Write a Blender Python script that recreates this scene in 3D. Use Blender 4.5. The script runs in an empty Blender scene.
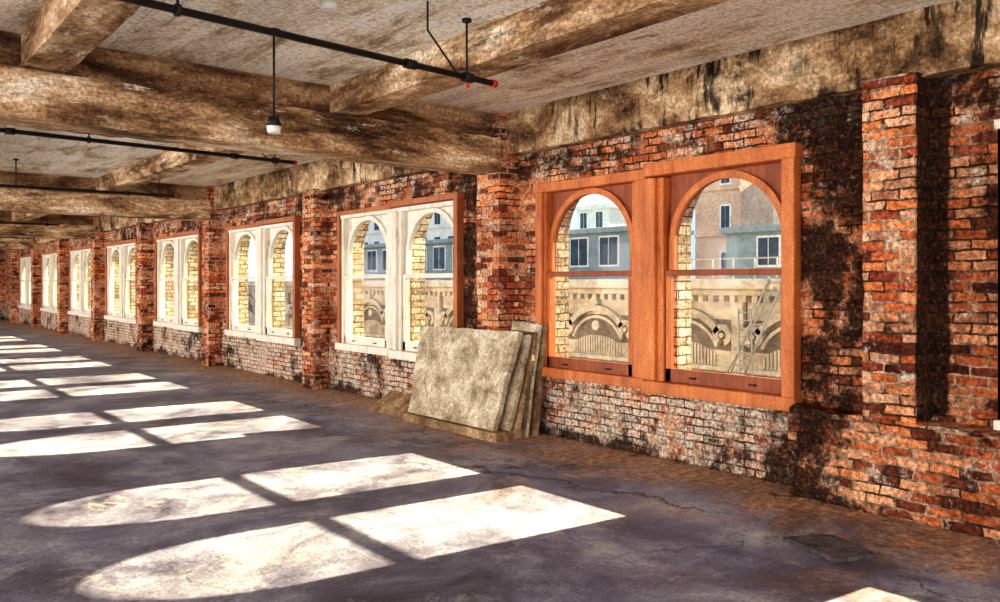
import bpy, bmesh, math, random
from mathutils import Vector, noise as mnoise
random.seed(7)
S=bpy.context.scene
# ------------------------------------------------------------------ helpers
class NT:
    def __init__(s,name):
        s.m=bpy.data.materials.new(name); s.m.use_nodes=True
        s.t=s.m.node_tree; s.t.nodes.clear()
        s.out=s.t.nodes.new('ShaderNodeOutputMaterial')
    def n(s,typ,**k):
        nd=s.t.nodes.new(typ)
        for a,b in k.items(): setattr(nd,a,b)
        return nd
    def put(s,sock,v):
        if v is None: return
        if isinstance(v,bpy.types.NodeSocket): s.t.links.new(v,sock)
        elif isinstance(v,(tuple,list)):
            if len(v)==3 and sock.type=='RGBA': v=(*v,1)
            sock.default_value=v
        else: sock.default_value=v
    def pos(s): return s.n('ShaderNodeNewGeometry').outputs['Position']
    def sep(s,v):
        nd=s.n('ShaderNodeSeparateXYZ'); s.put(nd.inputs[0],v); return nd.outputs
    def comb(s,x=0,y=0,z=0):
        nd=s.n('ShaderNodeCombineXYZ')
        for i,v in enumerate((x,y,z)): s.put(nd.inputs[i],v)
        return nd.outputs[0]
    def math(s,op,a,b=0.0,c=None,clamp=False):
        nd=s.n('ShaderNodeMath',operation=op,use_clamp=clamp)
        s.put(nd.inputs[0],a); s.put(nd.inputs[1],b)
        if c is not None: s.put(nd.inputs[2],c)
        return nd.outputs[0]
    def vmul(s,v,k):
        nd=s.n('ShaderNodeVectorMath',operation='MULTIPLY'); s.put(nd.inputs[0],v); s.put(nd.inputs[1],k); return nd.outputs[0]
    def vadd(s,v,k):
        nd=s.n('ShaderNodeVectorMath',operation='ADD'); s.put(nd.inputs[0],v); s.put(nd.inputs[1],k); return nd.outputs[0]
    def noise(s,v,scale,detail=6,rough=.6,dist=0,col=False):
        nd=s.n('ShaderNodeTexNoise'); s.put(nd.inputs['Vector'],v)
        nd.inputs['Scale'].default_value=scale; nd.inputs['Detail'].default_value=detail
        nd.inputs['Roughness'].default_value=rough; nd.inputs['Distortion'].default_value=dist
        return nd.outputs[1] if col else nd.outputs[0]
    def ramp(s,f,stops,interp='LINEAR'):
        nd=s.n('ShaderNodeValToRGB'); s.put(nd.inputs[0],f); r=nd.color_ramp; r.interpolation=interp
        while len(r.elements)<len(stops): r.elements.new(.5)
        for e,(p,c) in zip(r.elements,stops):
            e.position=p
            if isinstance(c,(int,float)): c=(c,c,c)
            e.color=(*c,1)
        return nd.outputs[0]
    def step(s,f,a,b):
        nd=s.n('ShaderNodeMapRange'); s.put(nd.inputs[0],f); s.put(nd.inputs[1],a); s.put(nd.inputs[2],b); nd.clamp=True
        return nd.outputs[0]
    def mix(s,f,a,b,blend='MIX'):
        nd=s.n('ShaderNodeMix',data_type='RGBA',blend_type=blend)
        s.put(nd.inputs[0],f); s.put(nd.inputs[6],a); s.put(nd.inputs[7],b); return nd.outputs[2]
    def bump(s,h,st=.5,d=.02,nrm=None):
        nd=s.n('ShaderNodeBump'); nd.inputs['Strength'].default_value=st; nd.inputs['Distance'].default_value=d
        s.put(nd.inputs['Height'],h)
        if nrm is not None: s.put(nd.inputs['Normal'],nrm)
        return nd.outputs[0]
    def finish(s,col,rough=.85,nrm=None,metal=0,spec=.3):
        b=s.n('ShaderNodeBsdfPrincipled'); s.put(b.inputs['Base Color'],col); s.put(b.inputs['Roughness'],rough)
        b.inputs['Metallic'].default_value=metal; b.inputs['Specular IOR Level'].default_value=spec
        if nrm is not None: s.put(b.inputs['Normal'],nrm)
        s.t.links.new(b.outputs[0],s.out.inputs[0]); return s.m

def brick_mat(name,tints,mortar1,mortar2,soot=.5,white=.5,zones=False,pier=False,bw=.205,bh=.070,bumpd=.02):
    m=NT(name); p=m.pos(); o=m.sep(p)
    u=m.math('ADD',o[0],o[1])
    v2=m.comb(u,o[2],0)
    dn=m.noise(p,8,3,.65,col=True)
    dv=m.vmul(m.vadd(dn,(-.5,-.5,-.5)),(.06,.038,0))
    v2=m.vadd(v2,dv)
    b=m.n('ShaderNodeTexBrick'); m.put(b.inputs['Vector'],v2)
    b.offset=.5
    for k,v in (('Color1',(0,0,0,1)),('Color2',(1,1,1,1)),('Mortar',(.5,.5,.5,1)),('Scale',1.0),('Mortar Size',.0085),('Mortar Smooth',.35),('Bias',0.0),('Brick Width',bw),('Row Height',bh)):
        b.inputs[k].default_value=v
    n=len(tints)
    f1=m.mix(.35,b.outputs['Color'],m.noise(p,9,4,.7))
    base=m.ramp(f1,[(i/(n-1)*.7+.15,c) for i,c in enumerate(tints)])
    g=m.noise(p,32,5,.8)
    gm=m.ramp(g,[(.34,.12),(.5,.95),(.64,1.9)])
    base=m.mix(.85,base,gm,'MULTIPLY')
    # large-scale fading and grime of the brick face
    big=m.noise(m.vadd(p,(2,8,4)),1.3,5,.65)
    base=m.mix(.8,base,m.ramp(big,[(.36,(.50,.43,.40)),(.5,(1.0,.95,.9)),(.64,(1.3,1.4,1.45))]),'MULTIPLY')
    mort=m.mix(m.step(m.noise(p,3,4,.6),.44,.54),mortar1,mortar2)
    mort=m.mix(.8,mort,gm,'MULTIPLY')
    c=m.mix(b.outputs['Fac'],base,mort)
    wn=m.noise(p,5,8,.8); wf=m.step(wn,.60-.12*white,.66-.12*white)
    sn=m.noise(m.vadd(p,(5,3,9)),1.7,8,.75)
    onbrick=m.math('SUBTRACT',1.0,m.math('MULTIPLY',b.outputs['Fac'],.9))
    if zones:
        low=m.step(o[2],.95,.55); high=m.step(o[2],2.55,2.8)
        farr=m.step(o[1],3.2,3.9)
        z=m.math('ADD',m.math('MULTIPLY',low,m.math('ADD',.03,m.math('MULTIPLY',farr,.125))),m.math('MULTIPLY',high,.075))
        wf=m.step(m.math('ADD',wn,z),.575,.65)
        wf=m.math('MULTIPLY',wf,onbrick)
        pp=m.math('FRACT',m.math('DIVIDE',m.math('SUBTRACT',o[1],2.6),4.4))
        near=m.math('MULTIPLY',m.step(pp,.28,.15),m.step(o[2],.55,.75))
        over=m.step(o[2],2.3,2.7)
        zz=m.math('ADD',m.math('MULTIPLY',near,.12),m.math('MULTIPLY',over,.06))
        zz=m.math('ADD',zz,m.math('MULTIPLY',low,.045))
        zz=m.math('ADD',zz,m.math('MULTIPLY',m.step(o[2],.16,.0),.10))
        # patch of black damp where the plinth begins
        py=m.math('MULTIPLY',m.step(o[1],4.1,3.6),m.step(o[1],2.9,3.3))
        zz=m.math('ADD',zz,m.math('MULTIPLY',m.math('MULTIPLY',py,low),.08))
        recess_shade=m.math('MULTIPLY',m.math('MULTIPLY',m.step(o[1],2.34,2.40),m.step(o[1],2.5,2.48)),m.step(o[2],.66,.75))  # recess shade beside the near pier, painted black into the wall colour
        zz=m.math('ADD',zz,m.math('MULTIPLY',recess_shade,.35))
        sn=m.math('ADD',sn,zz)
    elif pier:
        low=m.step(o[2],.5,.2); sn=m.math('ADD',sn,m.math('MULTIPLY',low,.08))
        side_shade=m.math('MULTIPLY',m.step(o[0],5.64,5.66),m.math('MULTIPLY',m.step(o[1],2.52,2.51),m.step(o[1],2.3,2.4)))  # near pier's shaded side face, its shade painted into the brick colour
        sn=m.math('ADD',sn,m.math('MULTIPLY',side_shade,.35))
    c=m.mix(m.math('MULTIPLY',wf,.85),c,m.ramp(g,[(.32,(.10,.07,.045)),(.47,(.54,.43,.32)),(.58,(.95,.88,.75))]))
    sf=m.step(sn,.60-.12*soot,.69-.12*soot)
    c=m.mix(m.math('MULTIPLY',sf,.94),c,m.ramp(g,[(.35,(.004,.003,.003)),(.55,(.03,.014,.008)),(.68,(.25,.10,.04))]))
    h=m.math('ADD',m.math('MULTIPLY',b.outputs['Fac'],-1.0),m.math('MULTIPLY',g,1.1))
    h=m.math('ADD',h,m.math('MULTIPLY',m.noise(p,12,3,.6),1.0))
    return m.finish(c,.9,m.bump(h,1.0,bumpd),spec=.12)

def grit_mat(name,stops,scale=2,stretch=(1,1,1),speck=None,soot=None,bumpd=.012,rough=.85,fine=50,boards=None,spec=.2,fineamt=.7,drips=None):
    m=NT(name); p=m.pos(); q=m.vmul(p,stretch)
    a=m.noise(q,scale,9,.76,.3); c=m.ramp(a,stops)
    g=m.noise(p,fine,5,.8)
    c=m.mix(fineamt,c,m.ramp(g,[(.34,.15),(.5,.95),(.64,1.7)]),'MULTIPLY')
    h=m.math('ADD',g,m.math('MULTIPLY',a,1.5))
    if boards:
        bx,bl,amt=boards; o=m.sep(p)
        dn=m.vmul(m.vadd(m.noise(p,2,3,.6,col=True),(-.5,-.5,-.5)),(.1,.03,0))
        b=m.n('ShaderNodeTexBrick'); m.put(b.inputs['Vector'],m.vadd(m.comb(o[1],o[0],0),dn))
        for k,v in (('Color1',(0,0,0,1)),('Color2',(1,1,1,1)),('Mortar',(.5,.5,.5,1)),('Scale',1.0),('Mortar Size',.006),('Mortar Smooth',.6),('Brick Width',bl),('Row Height',bx)):
            b.inputs[k].default_value=v
        c=m.mix(amt,c,m.ramp(b.outputs['Color'],[(0,(.78,.72,.64)),(.5,(.98,.95,.9)),(1,(1.1,1.1,1.08))]),'MULTIPLY')
        line=m.math('MULTIPLY',b.outputs['Fac'],m.step(m.noise(p,2.5,4,.7),.48,.62))
        c=m.mix(m.math('MULTIPLY',line,.5),c,(.16,.10,.06))
        h=m.math('ADD',h,m.math('MULTIPLY',b.outputs['Fac'],-.5))
    if speck:
        t,cc=speck; f=m.step(m.noise(m.vadd(q,(9,2,4)),scale*3.3,8,.8),t,t+.05)
        c=m.mix(m.math('MULTIPLY',f,.85),c,cc); h=m.math('ADD',h,m.math('MULTIPLY',f,.5))
    if soot:
        t,cc=soot; f=m.step(m.noise(m.vadd(q,(1,12,7)),scale*1.1,8,.78),t,t+.08)
        c=m.mix(m.math('MULTIPLY',f,.9),c,cc)
    if drips:
        f=m.step(m.noise(m.vmul(p,(1,1,.18)),5.5,6,.7),drips,drips+.06)
        f=m.math('MULTIPLY',f,m.step(m.noise(p,1.3,4,.6),.42,.52))
        c=m.mix(m.math('MULTIPLY',f,.92),c,(.008,.005,.004))
    return m.finish(c,rough,m.bump(h,.9,bumpd),spec=spec)

def box(bm,x0,x1,y0,y1,z0,z1,mi=0,bev=0):
    vs=[bm.verts.new(v) for v in ((x0,y0,z0),(x1,y0,z0),(x1,y1,z0),(x0,y1,z0),(x0,y0,z1),(x1,y0,z1),(x1,y1,z1),(x0,y1,z1))]
    fs=[]
    for f in ((0,3,2,1),(4,5,6,7),(0,1,5,4),(1,2,6,5),(2,3,7,6),(3,0,4,7)):
        fc=bm.faces.new([vs[i] for i in f]); fc.material_index=mi; fs.append(fc)
    if bev:
        es=list({e for f in fs for e in f.edges})
        r=bmesh.ops.bevel(bm,geom=es,offset=bev,segments=1,affect='EDGES')
        for f in r['faces']: f.material_index=mi
def rbox(bm,x0,x1,y0,y1,z0,z1,mi=0,cell=.1,amp=.012,freq=5,keep=None):
    """box with worn, uneven faces and edges (real displacement)"""
    lo=(x0,y0,z0); hi=(x1,y1,z1); cache={}
    n=[max(1,int(round((hi[i]-lo[i])/cell))) for i in range(3)]
    def V(i,j,k):
        key=(i,j,k)
        if key not in cache:
            p=Vector((x0+(x1-x0)*i/n[0],y0+(y1-y0)*j/n[1],z0+(z1-z0)*k/n[2]))
            d=mnoise.noise_vector(p*freq)*amp+mnoise.noise_vector(p*freq*3.1)*amp*.6
            e=sum((i in(0,n[0]),j in(0,n[1]),k in(0,n[2])))
            if e>=2:
                ch=max(0,mnoise.noise(p*9))*amp*2.5
                for a,(idx,nn) in enumerate(((i,n[0]),(j,n[1]),(k,n[2]))):
                    if idx==0: d[a]+=ch
                    if idx==nn: d[a]-=ch
            if keep=='z0' and k==0: d.z=0
            if keep=='z01' and k in(0,n[2]): d.z=0
            cache[key]=bm.verts.new(p+d)
        return cache[key]
    def quad(*v):
        f=bm.faces.new(v); f.material_index=mi
    for i in range(n[0]):
        for j in range(n[1]):
            for k in (0,n[2]): quad(V(i,j,k),V(i+1,j,k),V(i+1,j+1,k),V(i,j+1,k))
    for i in range(n[0]):
        for k in range(n[2]):
            for j in (0,n[1]): quad(V(i,j,k),V(i+1,j,k),V(i+1,j,k+1),V(i,j,k+1))
    for j in range(n[1]):
        for k in range(n[2]):
            for i in (0,n[0]): quad(V(i,j,k),V(i,j+1,k),V(i,j+1,k+1),V(i,j,k+1))
def arch_plate(bm,x0,x1,y0,y1,z0,z1,yc,r,zs,zb,mi=0,N=24):
    hole=[];outer=[]
    bot=z0 if zb is None else zb
    hole.append((yc-r,bot)); outer.append((y0,z0))
    hole.append((yc-r,zs)); outer.append((y0,zs))
    angs=[math.pi*(1-i/N) for i in range(1,N)]
    aL=math.atan2(z1-zs,y0-yc); aR=math.atan2(z1-zs,y1-yc)
    angs=sorted(set(angs+[aL,aR]),reverse=True)
    for a in angs:
        ca,sa=math.cos(a),math.sin(a)
        hole.append((yc+r*ca,zs+r*sa))
        t=(z1-zs)/sa
        if ca>1e-6: t=min(t,(y1-yc)/ca)
        if ca<-1e-6: t=min(t,(y0-yc)/ca)
        outer.append((yc+t*ca,zs+t*sa))
    hole.append((yc+r,zs)); outer.append((y1,zs))
    hole.append((yc+r,bot)); outer.append((y1,z0))
    closed=zb is not None
    n=len(hole)
    V={}
    for k,x in (('f',x0),('b',x1)):
        V[k+'h']=[bm.verts.new((x,a,b)) for a,b in hole]; V[k+'o']=[bm.verts.new((x,a,b)) for a,b in outer]
    rng=range(n) if closed else range(n-1)
    def face(*v):
        try: f=bm.faces.new(v); f.material_index=mi
        except ValueError: pass
    for i in rng:
        j=(i+1)%n
        face(V['fh'][i],V['fo'][i],V['fo'][j],V['fh'][j])
        face(V['bh'][j],V['bo'][j],V['bo'][i],V['bh'][i])
        face(V['fh'][j],V['bh'][j],V['bh'][i],V['fh'][i])
        face(V['fo'][i],V['bo'][i],V['bo'][j],V['fo'][j])
    if not closed:
        for i in (0,n-1): face(V['fh'][i],V['bh'][i],V['bo'][i],V['fo'][i])
def arch_rim(bm,x0,x1,yc,zs,r0,r1,zlow,mi=0,N=24):
    ins=[(yc-r0,zlow)]+[(yc+r0*math.cos(math.pi*(1-i/N)),zs+r0*math.sin(math.pi*(1-i/N))) for i in range(N+1)]+[(yc+r0,zlow)]
    ous=[(yc-r1,zlow)]+[(yc+r1*math.cos(math.pi*(1-i/N)),zs+r1*math.sin(math.pi*(1-i/N))) for i in range(N+1)]+[(yc+r1,zlow)]
    a=[bm.verts.new((x0,*p)) for p in ins]; b=[bm.verts.new((x0,*p)) for p in ous]
    c=[bm.verts.new((x1,*p)) for p in ins]; d=[bm.verts.new((x1,*p)) for p in ous]
    for i in range(len(a)-1):
        for q in ((a[i],b[i],b[i+1],a[i+1]),(c[i+1],d[i+1],d[i],c[i]),(b[i],d[i],d[i+1],b[i+1]),(a[i+1],c[i+1],c[i],a[i])):
            f=bm.faces.new(q); f.material_index=mi
    for i in (0,-1):
        f=bm.faces.new((a[i],c[i],d[i],b[i])); f.material_index=mi
def cyl(bm,p0,p1,r,mi=0,seg=12,r2=None):
    p0=Vector(p0);p1=Vector(p1);d=p1-p0
    q=d.to_track_quat('Z','Y'); r2=r if r2 is None else r2
    A=[bm.verts.new(p0+q@Vector((r*math.cos(2*math.pi*i/seg),r*math.sin(2*math.pi*i/seg),0))) for i in range(seg)]
    B=[bm.verts.new(p1+q@Vector((r2*math.cos(2*math.pi*i/seg),r2*math.sin(2*math.pi*i/seg),0))) for i in range(seg)]
    for i in range(seg):
        j=(i+1)%seg; f=bm.faces.new((A[i],A[j],B[j],B[i])); f.material_index=mi; f.smooth=True
    f=bm.faces.new(A[::-1]); f.material_index=mi; f=bm.faces.new(B); f.material_index=mi
def obj(name,bm,mats,parent=None):
    bmesh.ops.recalc_face_normals(bm,faces=bm.faces)
    me=bpy.data.meshes.new(name); bm.to_mesh(me); bm.free()
    for m in mats: me.materials.append(m)
    o=bpy.data.objects.new(name,me); S.collection.objects.link(o)
    if parent: o.parent=parent
    return o
def empty(name,loc=(0,0,0)):
    o=bpy.data.objects.new(name,None); o.empty_display_size=.2; S.collection.objects.link(o); return o

# ------------------------------------------------------------------ materials
BR=[(.06,.018,.012),(.24,.065,.03),(.48,.13,.05),(.64,.21,.08),(.76,.38,.20),(.34,.14,.08)]
M_brick=brick_mat('old_red_brick_wall',BR,(.46,.34,.23),(.06,.036,.022),soot=.32,white=.28,zones=True)
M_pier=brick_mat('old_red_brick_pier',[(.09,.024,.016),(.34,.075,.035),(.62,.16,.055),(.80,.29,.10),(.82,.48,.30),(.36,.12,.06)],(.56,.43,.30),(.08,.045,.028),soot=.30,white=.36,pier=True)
M_cream=brick_mat('cream_facing_brick',[(.36,.27,.16),(.52,.41,.27),(.62,.51,.36),(.68,.59,.45)],(.14,.09,.05),(.2,.14,.09),soot=-.3,white=-.3,bh=.085,bw=.22,bumpd=.008)
bst=[(.36,(.045,.022,.011)),(.44,(.20,.105,.05)),(.51,(.44,.27,.14)),(.57,(.70,.50,.31)),(.65,(.98,.86,.68))]
M_beam=grit_mat('weathered_concrete_cross_beam',bst,1.7,(.5,1,2.0),speck=(.575,(.95,.84,.66)),soot=(.575,(.05,.024,.012)),bumpd=.010,fine=32,fineamt=.7)
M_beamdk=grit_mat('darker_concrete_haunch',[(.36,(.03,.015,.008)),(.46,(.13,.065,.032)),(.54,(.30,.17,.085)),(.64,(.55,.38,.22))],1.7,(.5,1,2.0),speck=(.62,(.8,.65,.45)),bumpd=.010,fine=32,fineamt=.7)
M_joist=grit_mat('weathered_concrete_joist',bst,1.7,(1,.5,2.0),speck=(.575,(.95,.84,.66)),soot=(.575,(.05,.024,.012)),bumpd=.010,fine=32,fineamt=.7)
M_band=grit_mat('stained_concrete_lintel',[(.36,(.04,.02,.01)),(.44,(.22,.12,.055)),(.52,(.46,.29,.15)),(.61,(.80,.62,.40))],2.4,(1,.7,.9),speck=(.585,(.95,.83,.63)),soot=(.565,(.014,.009,.006)),bumpd=.014,fine=32,drips=.53,fineamt=.65)
M_ceil=grit_mat('board_formed_concrete_ceiling',[(.35,(.30,.20,.125)),(.43,(.70,.60,.46)),(.50,(.95,.91,.80)),(.66,(1.0,1.0,.97))],1.0,(2.2,.8,1),speck=(.595,(.42,.26,.15)),bumpd=.010,boards=(.17,2.4,.7),fine=28,fineamt=.5)
M_orange=grit_mat('orange_stained_timber',[(.32,(.27,.06,.014)),(.46,(.48,.135,.03)),(.60,(.62,.20,.05)),(.74,(.78,.36,.15))],2.2,(1,2.5,.5),bumpd=.003,rough=.5,fine=60,spec=.4,fineamt=.4)
M_dkwood=grit_mat('dark_stained_timber',[(.3,(.14,.035,.012)),(.6,(.34,.09,.03)),(.8,(.45,.17,.06))],3,(1,4,.6),bumpd=.003,rough=.55,fine=70,spec=.4,fineamt=.3)
M_brwood=grit_mat('brown_stained_timber',[(.3,(.20,.055,.02)),(.5,(.42,.13,.045)),(.75,(.56,.24,.10))],3,(1,4,.6),bumpd=.003,rough=.55,fine=70,spec=.4,fineamt=.35)
M_white=grit_mat('cream_painted_timber',[(.30,(.40,.30,.20)),(.44,(.72,.66,.54)),(.7,(.88,.85,.77))],4,(1,3,.5),bumpd=.003,rough=.6,fine=70,fineamt=.3)
M_metal=grit_mat('black_painted_steel',[(.3,(.008,.007,.007)),(.7,(.03,.025,.025))],8,bumpd=.002,rough=.45,fineamt=.2)
M_alu=grit_mat('grey_ladder_metal',[(.3,(.30,.26,.22)),(.7,(.5,.46,.42))],8,bumpd=.002,rough=.5,fineamt=.2)
M_red=grit_mat('red_fitting_paint',[(.3,(.35,.02,.01)),(.7,(.6,.06,.03))],8,bumpd=.002,rough=.5,fineamt=.2)
M_lens=grit_mat('milk_glass',[(.3,(.7,.68,.62)),(.7,(.85,.84,.8))],8,bumpd=.001,rough=.3,fineamt=.1)
M_slab=grit_mat('weathered_stone_slab',[(.34,(.18,.12,.065)),(.44,(.36,.28,.175)),(.52,(.52,.44,.31)),(.62,(.74,.67,.51))],3.2,speck=(.595,(.24,.14,.07)),soot=(.64,(.05,.032,.016)),bumpd=.006,fine=40,fineamt=.6)
M_slabbrown=grit_mat('brown_stone_slab',[(.34,(.08,.045,.02)),(.5,(.28,.17,.085)),(.64,(.54,.38,.23))],4,bumpd=.008)
M_plate=grit_mat('dark_floor_patch',[(.34,(.02,.018,.02)),(.6,(.16,.13,.14))],6,bumpd=.01)
M_rubble=grit_mat('brick_rubble_grit',[(.36,(.05,.025,.015)),(.5,(.26,.12,.06)),(.6,(.5,.36,.22))],9,bumpd=.01)

def floor_mat():
    m=NT('worn_concrete_floor'); p=m.pos(); o=m.sep(p)
    a=m.noise(p,1.0,9,.74,.4)
    c=m.ramp(a,[(.35,(.055,.048,.075)),(.43,(.145,.137,.20)),(.51,(.26,.255,.335)),(.59,(.41,.405,.46)),(.69,(.56,.54,.52))])
    st=m.step(m.noise(m.vadd(p,(3,7,1)),.6,8,.72,1.0),.50,.60)
    c=m.mix(m.math('MULTIPLY',m.math('MULTIPLY',st,.68),m.step(o[0],3.2,4.6)),c,(.055,.034,.038))
    st2=m.math('MULTIPLY',st,m.step(o[0],4.6,3.2))
    c=m.mix(m.math('MULTIPLY',st2,.36),c,(.075,.055,.068))
    pat=m.step(m.noise(m.vadd(p,(13,2,1)),2.2,8,.78,.5),.55,.63)
    c=m.mix(m.math('MULTIPLY',pat,.5),c,(.52,.48,.46))
    nz=m.noise(p,1.7,8,.74)
    d=m.math('ADD',m.step(o[0],4.0,5.9),m.math('MULTIPLY',m.math('SUBTRACT',nz,.5),2.4))
    dust=m.ramp(m.noise(p,14,6,.8),[(.36,(.12,.045,.02)),(.5,(.48,.25,.11)),(.62,(.88,.60,.36))])
    c=m.mix(m.math('MULTIPLY',m.step(d,.34,.9),.8),c,dust)
    br=m.math('MULTIPLY',m.step(m.noise(m.vadd(p,(31,5,2)),1.1,8,.78),.52,.62),m.step(o[0],2.8,4.8))
    c=m.mix(m.math('MULTIPLY',br,.32),c,dust)
    g=m.noise(p,38,5,.82)
    c=m.mix(.62,c,m.ramp(g,[(.34,.3),(.5,.97),(.64,1.4)]),'MULTIPLY')
    dn=m.vmul(m.vadd(m.noise(p,1.4,6,.6,col=True),(-.5,-.5,-.5)),(1.3,1.3,0))
    v=m.n('ShaderNodeTexVoronoi',feature='DISTANCE_TO_EDGE'); m.put(v.inputs['Vector'],m.vadd(p,dn)); v.inputs['Scale'].default_value=.55
    cr=m.step(v.outputs['Distance'],.012,.0)
    cr=m.math('MULTIPLY',cr,m.step(m.noise(p,.8,2,.5),.40,.50))
    cr=m.math('MULTIPLY',cr,m.math('ADD',.35,m.math('MULTIPLY',m.step(o[0],3.6,4.4),.65)))
    c=m.mix(m.math('MULTIPLY',cr,.85),c,(.025,.018,.018))
    h=m.math('ADD',g,m.math('MULTIPLY',m.noise(p,6,7,.72),2.0)); h=m.math('SUBTRACT',h,m.math('MULTIPLY',cr,1.0))
    return m.finish(c,m.ramp(a,[(.38,.42),(.6,.78)]),m.bump(h,.7,.007),spec=.3)
M_floor=floor_mat()

def glass_mat():
    m=NT('dusty_window_glass')
    t=m.n('ShaderNodeBsdfTransparent'); t.inputs[0].default_value=(.97,.98,1,1)
    g=m.n('ShaderNodeBsdfGlossy'); g.inputs['Roughness'].default_value=.05
    x=m.n('ShaderNodeMixShader'); x.inputs[0].default_value=.003
    m.t.links.new(t.outputs[0],x.inputs[1]); m.t.links.new(g.outputs[0],x.inputs[2]); m.t.links.new(x.outputs[0],m.out.inputs[0])
    return m.m
M_glass=glass_mat()
def ext(name,c0,c1,s=.6): return grit_mat(name,[(.36,c0),(.62,c1)],s,bumpd=.01,fine=6,fineamt=.3)
M_stone=ext('carved_limestone',(.40,.33,.26),(.74,.65,.54),1.2)
M_stonedk=ext('recess_shade_limestone',(.15,.12,.10),(.29,.24,.20),1.2)  # recess shade behind the ornament put into the backing colour
M_teal=ext('teal_render',(.22,.29,.30),(.34,.42,.44))
M_tan=ext('tan_brick_tower',(.56,.38,.27),(.78,.58,.44))
M_pale=ext('pale_render',(.70,.66,.56),(.95,.91,.80))
M_blue=ext('pale_grey_render',(.56,.56,.55),(.74,.74,.73))
M_dark=ext('dark_pane',(.03,.05,.07),(.10,.14,.18))
M_lite=ext('bright_frame',(.75,.75,.74),(.88,.88,.86))
M_street=ext('asphalt',(.08,.08,.08),(.16,.15,.15))

# ------------------------------------------------------------------ room shell
D=5.87; P=4.4; H=3.46; Y0=-7.0; Y1=41.2; XL=-9.0
NB=range(-1,8)
bm=bmesh.new()
box(bm,XL,6.2,Y0,Y1,-.3,0); obj('floor',bm,[M_floor])
bm=bmesh.new()
box(bm,XL,6.2,Y0,Y1,H,H+.25); obj('ceiling',bm,[M_ceil])
bm=bmesh.new(); box(bm,XL,6.2,Y1,Y1+.3,0,H); obj('wall_far',bm,[M_brick])
bm=bmesh.new()
wy=[(3.50+P*k,6.46+P*k) for k in NB]
prev=Y0
for a,b in wy:
    a2=max(a,Y0)
    if a2>prev: box(bm,D,6.0,prev,a2,0,H,0)
    box(bm,D,6.0,a2,b,0,.64,0); box(bm,D,6.0,a2,b,2.65,H,0)
    prev=b
box(bm,D,6.0,prev,Y1,0,H,0)
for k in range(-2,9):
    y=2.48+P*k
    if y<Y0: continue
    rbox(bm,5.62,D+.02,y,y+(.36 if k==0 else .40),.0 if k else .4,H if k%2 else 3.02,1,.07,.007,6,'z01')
rbox(bm,5.60,D+.02,-3.0,3.40,0,.66,0,.07,.026,2.6,'z0')
prev=Y0
for k in NB:
    for yc in (4.18+P*k,5.81+P*k):
        a,b=yc-.815,yc+.815
        if a<Y0: continue
        if a-prev>.01: box(bm,6.0,6.20,prev,a,-10,H+1,2)
        arch_plate(bm,6.0,6.20,a,b,-10,H+1,yc,.585,2.08,.60,2)
        prev=b
box(bm,6.0,6.20,prev,Y1,-10,H+1,2)
obj('wall_right',bm,[M_brick,M_pier,M_cream])
bm=bmesh.new()
ys=[Y0]+[2.48+P*k for k in range(-1,9) if k%2]+[Y1]
for i in range(len(ys)-1):
    a=ys[i]+(.40 if i else 0); rbox(bm,5.72,D+.02,a,ys[i+1],3.0,H+.02,0,.10,.010,4)
obj('trim_1',bm,[M_band])
bm=bmesh.new()
prev=Y0
for k in range(-1,8):
    a,b=3.3+P*k,6.7+P*k
    a=max(a,Y0+.4)
    box(bm,XL-.3,XL,prev,a,0,H); box(bm,XL-.3,XL,a,b,0,.7); box(bm,XL-.3,XL,a,b,3.0,H); prev=b
box(bm,XL-.3,XL,prev,Y1,0,H); obj('wall_left',bm,[M_brick])
bm=bmesh.new()
prev=XL
for k in range(3):
    a,b=-8+4.8*k,-4.6+4.8*k
    box(bm,prev,a,Y0-.3,Y0,0,H); box(bm,a,b,Y0-.3,Y0,0,.7); box(bm,a,b,Y0-.3,Y0,3.0,H); prev=b
box(bm,prev,6.2,Y0-.3,Y0,0,H); obj('wall_back',bm,[M_brick])

for k in (-1,0,1,2,3):
    y=6.87+8.8*k
    bm=bmesh.new()
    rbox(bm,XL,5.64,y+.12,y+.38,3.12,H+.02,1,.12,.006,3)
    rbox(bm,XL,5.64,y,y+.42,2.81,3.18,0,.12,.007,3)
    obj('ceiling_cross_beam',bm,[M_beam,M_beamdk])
for x in (-6.55,-4.0,-1.45,1.1,3.65):
    bm=bmesh.new()
    rbox(bm,x,x+.3,Y0,Y1,3.2,H+.02,0,.15,.005,3)
    obj('ceiling_joist',bm,[M_joist])

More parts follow.
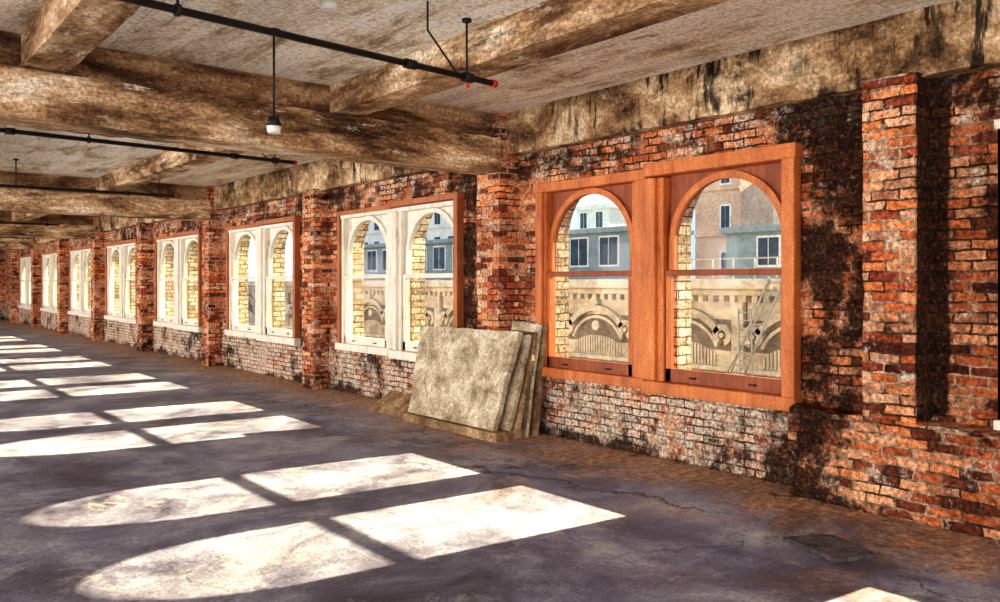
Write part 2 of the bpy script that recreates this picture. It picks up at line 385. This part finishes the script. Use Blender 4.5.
# ------------------------------------------------------------------ windows
def window(idx,k):
    o=P*k
    if o+3.46<Y0: return
    par=empty('window_%d'%idx)
    near = k==0
    MI = M_orange if near else M_white
    bm=bmesh.new()
    def B(x0,x1,y0,y1,z0,z1,mi=0,bv=.006): box(bm,x0,x1,y0+o,y1+o,z0,z1,mi,bv)
    yl=6.50 if k>=0 else 6.44
    if near:
        B(5.77,5.99,3.46,3.57,.62,2.67); B(5.80,5.99,6.40,yl,.62,2.62)
        B(5.755,5.99,3.44,4.97,2.57,2.69); B(5.785,5.99,4.97,yl+.02,2.55,2.65)
    else:
        B(5.77,5.99,3.46,3.54,.62,2.66); B(5.80,5.99,6.44,yl,.62,2.62)
        B(5.755,5.99,3.44,4.97,2.61,2.68); B(5.785,5.99,4.97,yl+.02,2.59,2.65)
    obj('casing',bm,[M_orange if near else (M_brwood if k>0 else M_white)],par)
    bm=bmesh.new()
    B(5.75,5.99,3.44,4.98,.60,.71); B(5.775,5.99,4.98,yl+.02,.62,.72)
    B(5.84,5.99,4.80,5.18,.70,2.56); B(5.80,5.845,4.87,5.11,.71,2.56)
    B(5.83,5.99,3.54,3.59,.71,2.57); B(5.84,5.99,6.375,6.435,.72,2.56)
    if not near: B(5.82,5.99,3.55,6.43,2.545,2.60)
    obj('mullion_and_sill',bm,[MI],par)
    for j,yc in enumerate((4.18,5.79)):
        h=.61
        bm=bmesh.new()
        B(5.86,5.905,yc-h,yc-h+.06,.71,1.71,0,.004); B(5.86,5.905,yc+h-.06,yc+h,.71,1.71,0,.004)
        B(5.86,5.905,yc-h,yc+h,.71,.83,1 if near else 0,.004); B(5.855,5.905,yc-h,yc+h,1.665,1.715,1 if near else 0,.004)
        for hy in (-.3,.3): B(5.835,5.862,yc+hy-.03,yc+hy+.03,.755,.77,2,.002)
        obj('lower_sash',bm,[MI,M_dkwood,M_metal],par)
        bm=bmesh.new()
        arch_plate(bm,5.93,5.96,yc-h+o,yc+h+o,1.68,2.57,yc+o,.545,1.955,1.72,1 if near else 0)
        arch_rim(bm,5.895,5.932,yc+o,1.955,.54,.60,1.72,0)
        obj('upper_sash',bm,[MI,M_dkwood],par)
        bm=bmesh.new()
        box(bm,5.878,5.882,yc-h+.05+o,yc+h-.05+o,.82,1.68); box(bm,5.933,5.937,yc-.545+o,yc+.545+o,1.70,2.5)
        obj('panes',bm,[M_glass],par)
for i,k in enumerate(NB): window(i+1,k)

# ------------------------------------------------------------------ sprinkler pipes
def pipe(xe,ye,xs,ys,z=3.05):
    par=empty('sprinkler_pipe')
    bm=bmesh.new()
    d=Vector((xe-xs,ye-ys,0)).normalized()
    st=Vector((xe,ye,z)); en=st-d*9
    cyl(bm,en,st,.022)
    for t in (.0,.75,3.0,5.6,8.3):
        q=st-d*t
        if t: cyl(bm,q-d*.04,q+d*.04,.033)
    cyl(bm,st-d*.28,st-d*.20,.036)
    obj('pipe_run',bm,[M_metal],par)
    bm=bmesh.new(); cyl(bm,st-d*.01,st+d*.03,.027)
    q=st-d*.24; cyl(bm,q-Vector((0,0,.035)),q-Vector((0,0,.07)),.011)
    obj('red_end_cap',bm,[M_red],par)
    bm=bmesh.new()
    for t in (.25,2.3,4.6,7.2):
        q=st-d*t; x=q.x
        top=H
        for jx in (-6.55,-4.0,-1.45,1.1,3.65):
            if jx-.02<x<jx+.32: top=3.2
        cyl(bm,q,(q.x,q.y,top),.008)
        cyl(bm,(q.x,q.y,top-.02),(q.x,q.y,top),.035)
        cyl(bm,q-d*.012,q+d*.012,.034)
    a=st-d*.35
    cyl(bm,(a.x,a.y,z+.02),(a.x-.32,a.y-.12,z+.22),.007)
    cyl(bm,(a.x-.32,a.y-.12,z+.22),(a.x-.32,a.y-.12,H),.007)
    obj('hanger_rods',bm,[M_metal],par)
pipe(3.72,4.63,1.2,4.43)
pipe(4.32,9.2,1.24,9.0)
pipe(4.45,13.98,1.95,14.1)
pipe(4.4,18.4,1.2,18.3); pipe(4.4,22.8,1.2,22.7); pipe(4.4,27.5,1.2,27.4)
par=empty('pendant_lamp')
bm=bmesh.new(); X,Y=2.52,5.7
cyl(bm,(X,Y,2.80),(X,Y,H),.008); cyl(bm,(X,Y,H-.03),(X,Y,H),.05,0,16)
cyl(bm,(X,Y,2.75),(X,Y,2.82),.058,0,20,.035); obj('stem_and_cap',bm,[M_metal],par)
bm=bmesh.new(); cyl(bm,(X,Y,2.755),(X,Y,2.70),.055,0,20,.045); obj('diffuser',bm,[M_lens],par)
par=empty('smoke_detector')
bm=bmesh.new(); cyl(bm,(2.56,4.92,H-.05),(2.56,4.92,H),.05,0,20,.06); obj('detector_body',bm,[M_lens],par)

# ------------------------------------------------------------------ slabs
def rough_slab(bm,c00,c10,c11,c01,th_dir,mi=0,n=10,jit=.012,seed=0):
    c=[Vector(v) for v in (c00,c10,c11,c01)]; t=Vector(th_dir)
    ring=[]
    for i in range(4):
        a,b=c[i],c[(i+1)%4]
        for s in range(n):
            p=a.lerp(b,s/n)
            q=mnoise.noise_vector(p*4+Vector((seed,seed*2,0)))*jit*2
            q2=mnoise.noise_vector(p*14+Vector((seed,0,0)))*jit
            w=(q+q2); w-=t.normalized()*w.dot(t.normalized())
            if p.z<min(v.z for v in c)+.02: w.z=0
            ring.append(p+w)
    A=[bm.verts.new(p) for p in ring]; B=[bm.verts.new(p+t) for p in ring]
    L=len(A)
    for vs in (A[::-1],B):
        f=bm.faces.new(vs); f.material_index=mi
    for i in range(L):
        j=(i+1)%L; f=bm.faces.new((A[i],A[j],B[j],B[i])); f.material_index=mi
def lean(name,yb0,yb1,xb,xt,z0,z1,th,mat,yt0=None,yt1=None,seed=0,dz=0):
    bm=bmesh.new()
    yt0=yb0 if yt0 is None else yt0; yt1=yb1 if yt1 is None else yt1
    dirv=Vector((z1-z0,0,-(xt-xb))).normalized()*th
    rough_slab(bm,(xb,yb0,z0),(xb,yb1,z0),(xt,yt1,z1),(xt,yt0,z1+dz),dirv,0,10,.012,seed)
    return obj(name,bm,[mat])
bm=bmesh.new(); rough_slab(bm,(5.15,6.34,0),(5.15,8.07,0),(5.56,8.02,0),(5.56,6.42,0),(0,0,.09),0,10,.015,3); obj('stone_slab_base',bm,[M_slabbrown])
lean('leaning_stone_slab',6.50,8.08,5.22,5.50,.095,1.09,.06,M_slab,6.42,8.22,seed=1,dz=.0)
lean('leaning_stone_slab',6.38,6.82,5.34,5.62,.095,1.05,.04,M_slab,seed=5)
lean('leaning_stone_slab',6.36,6.84,5.42,5.70,.095,1.09,.04,M_slabbrown,seed=8)
lean('leaning_stone_slab',6.40,6.83,5.58,5.76,.0,1.20,.04,M_slab,seed=11,dz=-.04)
lean('leaning_stone_slab',6.36,6.80,5.68,5.815,.0,1.12,.04,M_slabbrown,seed=15,dz=.05)
lean('broken_board_offcut',8.16,9.05,5.24,5.52,.0,.22,.05,M_slabbrown,8.16,8.95,seed=21,dz=.04)
bm=bmesh.new(); rough_slab(bm,(4.45,2.42,0),(4.72,2.30,0),(4.86,2.66,0),(4.56,2.82,0),(0,0,.022),0,6,.02,9); obj('loose_floor_patch',bm,[M_plate])
bm=bmesh.new()
for i in range(260):
    y=random.uniform(1.0,9.0) if i<200 else random.uniform(9,20)
    base=5.58 if y<3.42 else D
    x=base-abs(random.gauss(0,.05))-.02
    if 6.2<y<9.2: continue
    r=random.uniform(.004,.014)
    if random.random()<.06: r*=1.8
    c=Vector((x,y,r*.55))
    g=bmesh.ops.create_icosphere(bm,subdivisions=1,radius=r)
    for v in g['verts']:
        v.co=Vector((v.co.x*random.uniform(.8,1.3),v.co.y*random.uniform(.8,1.3),v.co.z*.7))+c
obj('rubble_along_wall',bm,[M_rubble])

# ------------------------------------------------------------------ outside
bm=bmesh.new(); box(bm,6.4,120,-60,160,-10.4,-10); obj('street_ground',bm,[M_street])
bm=bmesh.new()
FX=20.0
box(bm,FX,FX+3.0,-6,75,-10,1.35,2)
box(bm,FX-.55,FX+3.0,-6,75,1.42,1.72,0,.03); box(bm,FX-.35,FX+1,-6,75,1.24,1.42,0,.03)
box(bm,FX-.22,FX+1,-6,75,-.95,-.80,0,.03); box(bm,FX-.35,FX+1,-6,75,-2.2,-1.95,0,.03)
box(bm,FX-.04,FX+.1,-6,75,-.80,-.35,0); 
y=-5.8
while y<75:
    box(bm,FX-.30,FX,y,y+.17,1.06,1.26); y+=.36
per=3.7
for i in range(20):
    yc=-3+per*i
    def rimseg(c,zc,r0,r1,a0,a1,dx=.16,n=14,mi=0):
        V=[]
        for s in range(n+1):
            a=math.radians(a0+(a1-a0)*s/n)
            V.append([bm.verts.new((xx,c+rr*math.cos(a),zc+rr*math.sin(a))) for xx in (FX-dx,FX+.02) for rr in (r0,r1)])
        for s in range(n):
            a,b=V[s],V[s+1]
            for q in ((a[0],a[1],b[1],b[0]),(a[1],a[3],b[3],b[1]),(a[2],a[0],b[0],b[2])): f=bm.faces.new(q); f.material_index=mi
        for a in (V[0],V[-1]): bm.faces.new((a[0],a[1],a[3],a[2]))
    box(bm,FX-.03,FX+.02,yc-per/2+.25,yc+per/2-.25,.55,1.06,0)
    rimseg(yc,-.75,1.42,1.62,38,142,.2); rimseg(yc,-.75,1.18,1.27,25,155,.12)
    rimseg(yc-1.35,.10,.14,.32,-60,250,.2); rimseg(yc+1.35,.10,.14,.32,-70,240,.2)
    rimseg(yc-1.35,.10,.0,.08,0,360,.22,10); rimseg(yc+1.35,.10,.0,.08,0,360,.22,10)
    rimseg(yc,.98,.0,.17,0,360,.24); 
    for t in range(-9,10):
        hh=.85*math.sqrt(max(0,1-(t/10.5)**2))
        box(bm,FX-.10,FX,yc+t*.115-.036,yc+t*.115+.036,-.78,-.78+hh*.75)
    rimseg(yc,.18,.0,.17,0,360,.16)
    box(bm,FX-.18,FX,yc+per/2-.2,yc+per/2+.2,-1.95,1.24,0,.02)
    box(bm,FX-.21,FX,yc+per/2-.11,yc+per/2+.11,-.7,.9,0,.02)
    t=yc-1.6
    while t<yc+1.55:
        rimseg(t+.1,-1.4,.065,.125,0,180,.12,6); box(bm,FX-.12,FX,t-.025,t+.035,-1.92,-1.4); t+=.23
    for s in (-.95,0,.95): box(bm,FX-.1,FX,yc+s-.05,yc+s+.05,-6.5,-2.6)
    box(bm,FX-.05,FX+.02,yc-.9,yc+.9,-6.5,-2.6,1)
obj('carved_stone_building',bm,[M_stone,M_dark,M_stonedk])
def building(name,x0,x1,y0,y1,z1,mat,wz,wy,ww,wh,off=0,top=.5,frame=M_lite,pane=M_dark):
    bm=bmesh.new(); box(bm,x0,x1,y0,y1,-10,z1,0)
    box(bm,x0-.25,x1+.1,y0-.25,y1+.25,z1-.25,z1+.05,0,.04)
    z=z1-top-wh
    while z>-4:
        y=y0+wy*.4+off
        while y+ww<y1-.3:
            box(bm,x0-.06,x0+.02,y-.1,y+ww+.1,z-.1,z+wh+.1,1)
            box(bm,x0-.08,x0,y,y+ww*.47,z,z+wh,2); box(bm,x0-.08,x0,y+ww*.53,y+ww,z,z+wh,2)
            y+=wy
        box(bm,x0-.1,x0,y0,y1,z-.35,z-.22,0)
        z-=wz
    return obj(name,bm,[mat,frame,pane])
building('teal_building',33,38,29.3,60,4.6,M_teal,2.7,2.3,1.3,1.5)
building('teal_building',32,37,17.5,22.6,4.1,M_teal,2.3,1.7,1.0,1.2)
building('tan_brick_tower',36,39,24.6,27.4,8.5,M_tan,2.4,1.5,.5,1.2)
building('pale_office_building',41,46,17,28.0,8.6,M_pale,2.2,1.7,.7,1.2)
building('pale_grey_building',46,52,43,46.5,7.6,M_blue,2.2,1.7,.7,1.2)
building('pale_office_building',44,50,55,90,9,M_pale,2.6,2.2,.9,1.4)
bm=bmesh.new()
def ladder(p0,p1,w=.45,r=.03):
    p0=Vector(p0);p1=Vector(p1)
    for s in (0,w): cyl(bm,p0+Vector((0,s,0)),p1+Vector((0,s,0)),r)
    for i in range(13):
        a=p0.lerp(p1,i/13+.04); cyl(bm,a,a+Vector((0,w,0)),r*.65)
ladder((FX-.75,13.5,-1.95),(FX-.60,11.9,1.75)); ladder((FX-.95,12.6,-1.95),(FX-.62,12.9,.9),.4,.025)
cyl(bm,(FX-.8,14.2,-1.95),(FX-.6,12.2,1.5),.02)
obj('roof_ladder',bm,[M_alu])
bm=bmesh.new()
for z in (2.0,2.3): cyl(bm,(FX,2,z),(FX,17.5,z),.02)
yy=2
while yy<17.6: cyl(bm,(FX,yy,1.7),(FX,yy,2.3),.02); yy+=.7
obj('roof_railing',bm,[M_alu])

# ------------------------------------------------------------------ light
def area(name,loc,rot,sx,sy,e,col=(1,1,1)):
    l=bpy.data.lights.new(name,'AREA'); l.shape='RECTANGLE'; l.size=sx; l.size_y=sy; l.energy=e; l.color=col
    o=bpy.data.objects.new(name,l); o.location=loc; o.rotation_euler=rot; S.collection.objects.link(o); return o
sun=bpy.data.lights.new('sun','SUN'); sun.energy=26; sun.angle=math.radians(.55); sun.color=(1,.87,.52)
so=bpy.data.objects.new('sun',sun); S.collection.objects.link(so)
so.rotation_euler=Vector((-1,.1,-.507)).to_track_quat('-Z','Y').to_euler()
R=math.radians
for i,y in enumerate((1,10,19,28,37)):
    area('fill_left_opening',(XL-.05,y-2+.6,1.85),(0,R(-90),0),2.2,6.5,1080,(1,.96,.92))  # unseen fill lamps added along the left wall to brighten the room
for x in (-6.3,-1.5,3.3):
    area('fill_back_opening',(x,Y0-.05,1.85),(R(90),0,0),3.2,2.2,240,(1,.96,.92))  # weaker fill lamps added behind the camera, out of view
w=bpy.data.worlds.new('sky'); S.world=w; w.use_nodes=True; t=w.node_tree; t.nodes.clear()
o=t.nodes.new('ShaderNodeOutputWorld'); b=t.nodes.new('ShaderNodeBackground'); b.inputs[1].default_value=1.15
tc=t.nodes.new('ShaderNodeTexCoord'); n=t.nodes.new('ShaderNodeTexNoise'); n.inputs['Scale'].default_value=3.2; n.inputs['Detail'].default_value=8
mp=t.nodes.new('ShaderNodeMapping'); mp.inputs['Scale'].default_value=(1,1,2.5)
r=t.nodes.new('ShaderNodeValToRGB'); r.color_ramp.elements[0].position=.42; r.color_ramp.elements[0].color=(.50,.70,.95,1)
r.color_ramp.elements[1].position=.6; r.color_ramp.elements[1].color=(.95,.97,1,1)
t.links.new(tc.outputs['Generated'],mp.inputs[0]); t.links.new(mp.outputs[0],n.inputs['Vector']); t.links.new(n.outputs[0],r.inputs[0]); t.links.new(r.outputs[0],b.inputs[0]); t.links.new(b.outputs[0],o.inputs[0])

# ------------------------------------------------------------------ camera
cam=bpy.data.cameras.new('camera'); cam.lens=29.45; cam.sensor_width=36; cam.shift_y=-.018; cam.clip_end=500
co=bpy.data.objects.new('camera',cam); S.collection.objects.link(co)
co.location=(0,0,1.6); co.rotation_euler=(R(90),0,R(-39.3))
S.camera=co
S.view_settings.view_transform='Standard'
try: S.view_settings.look='Medium High Contrast'
except Exception as e: print(e)
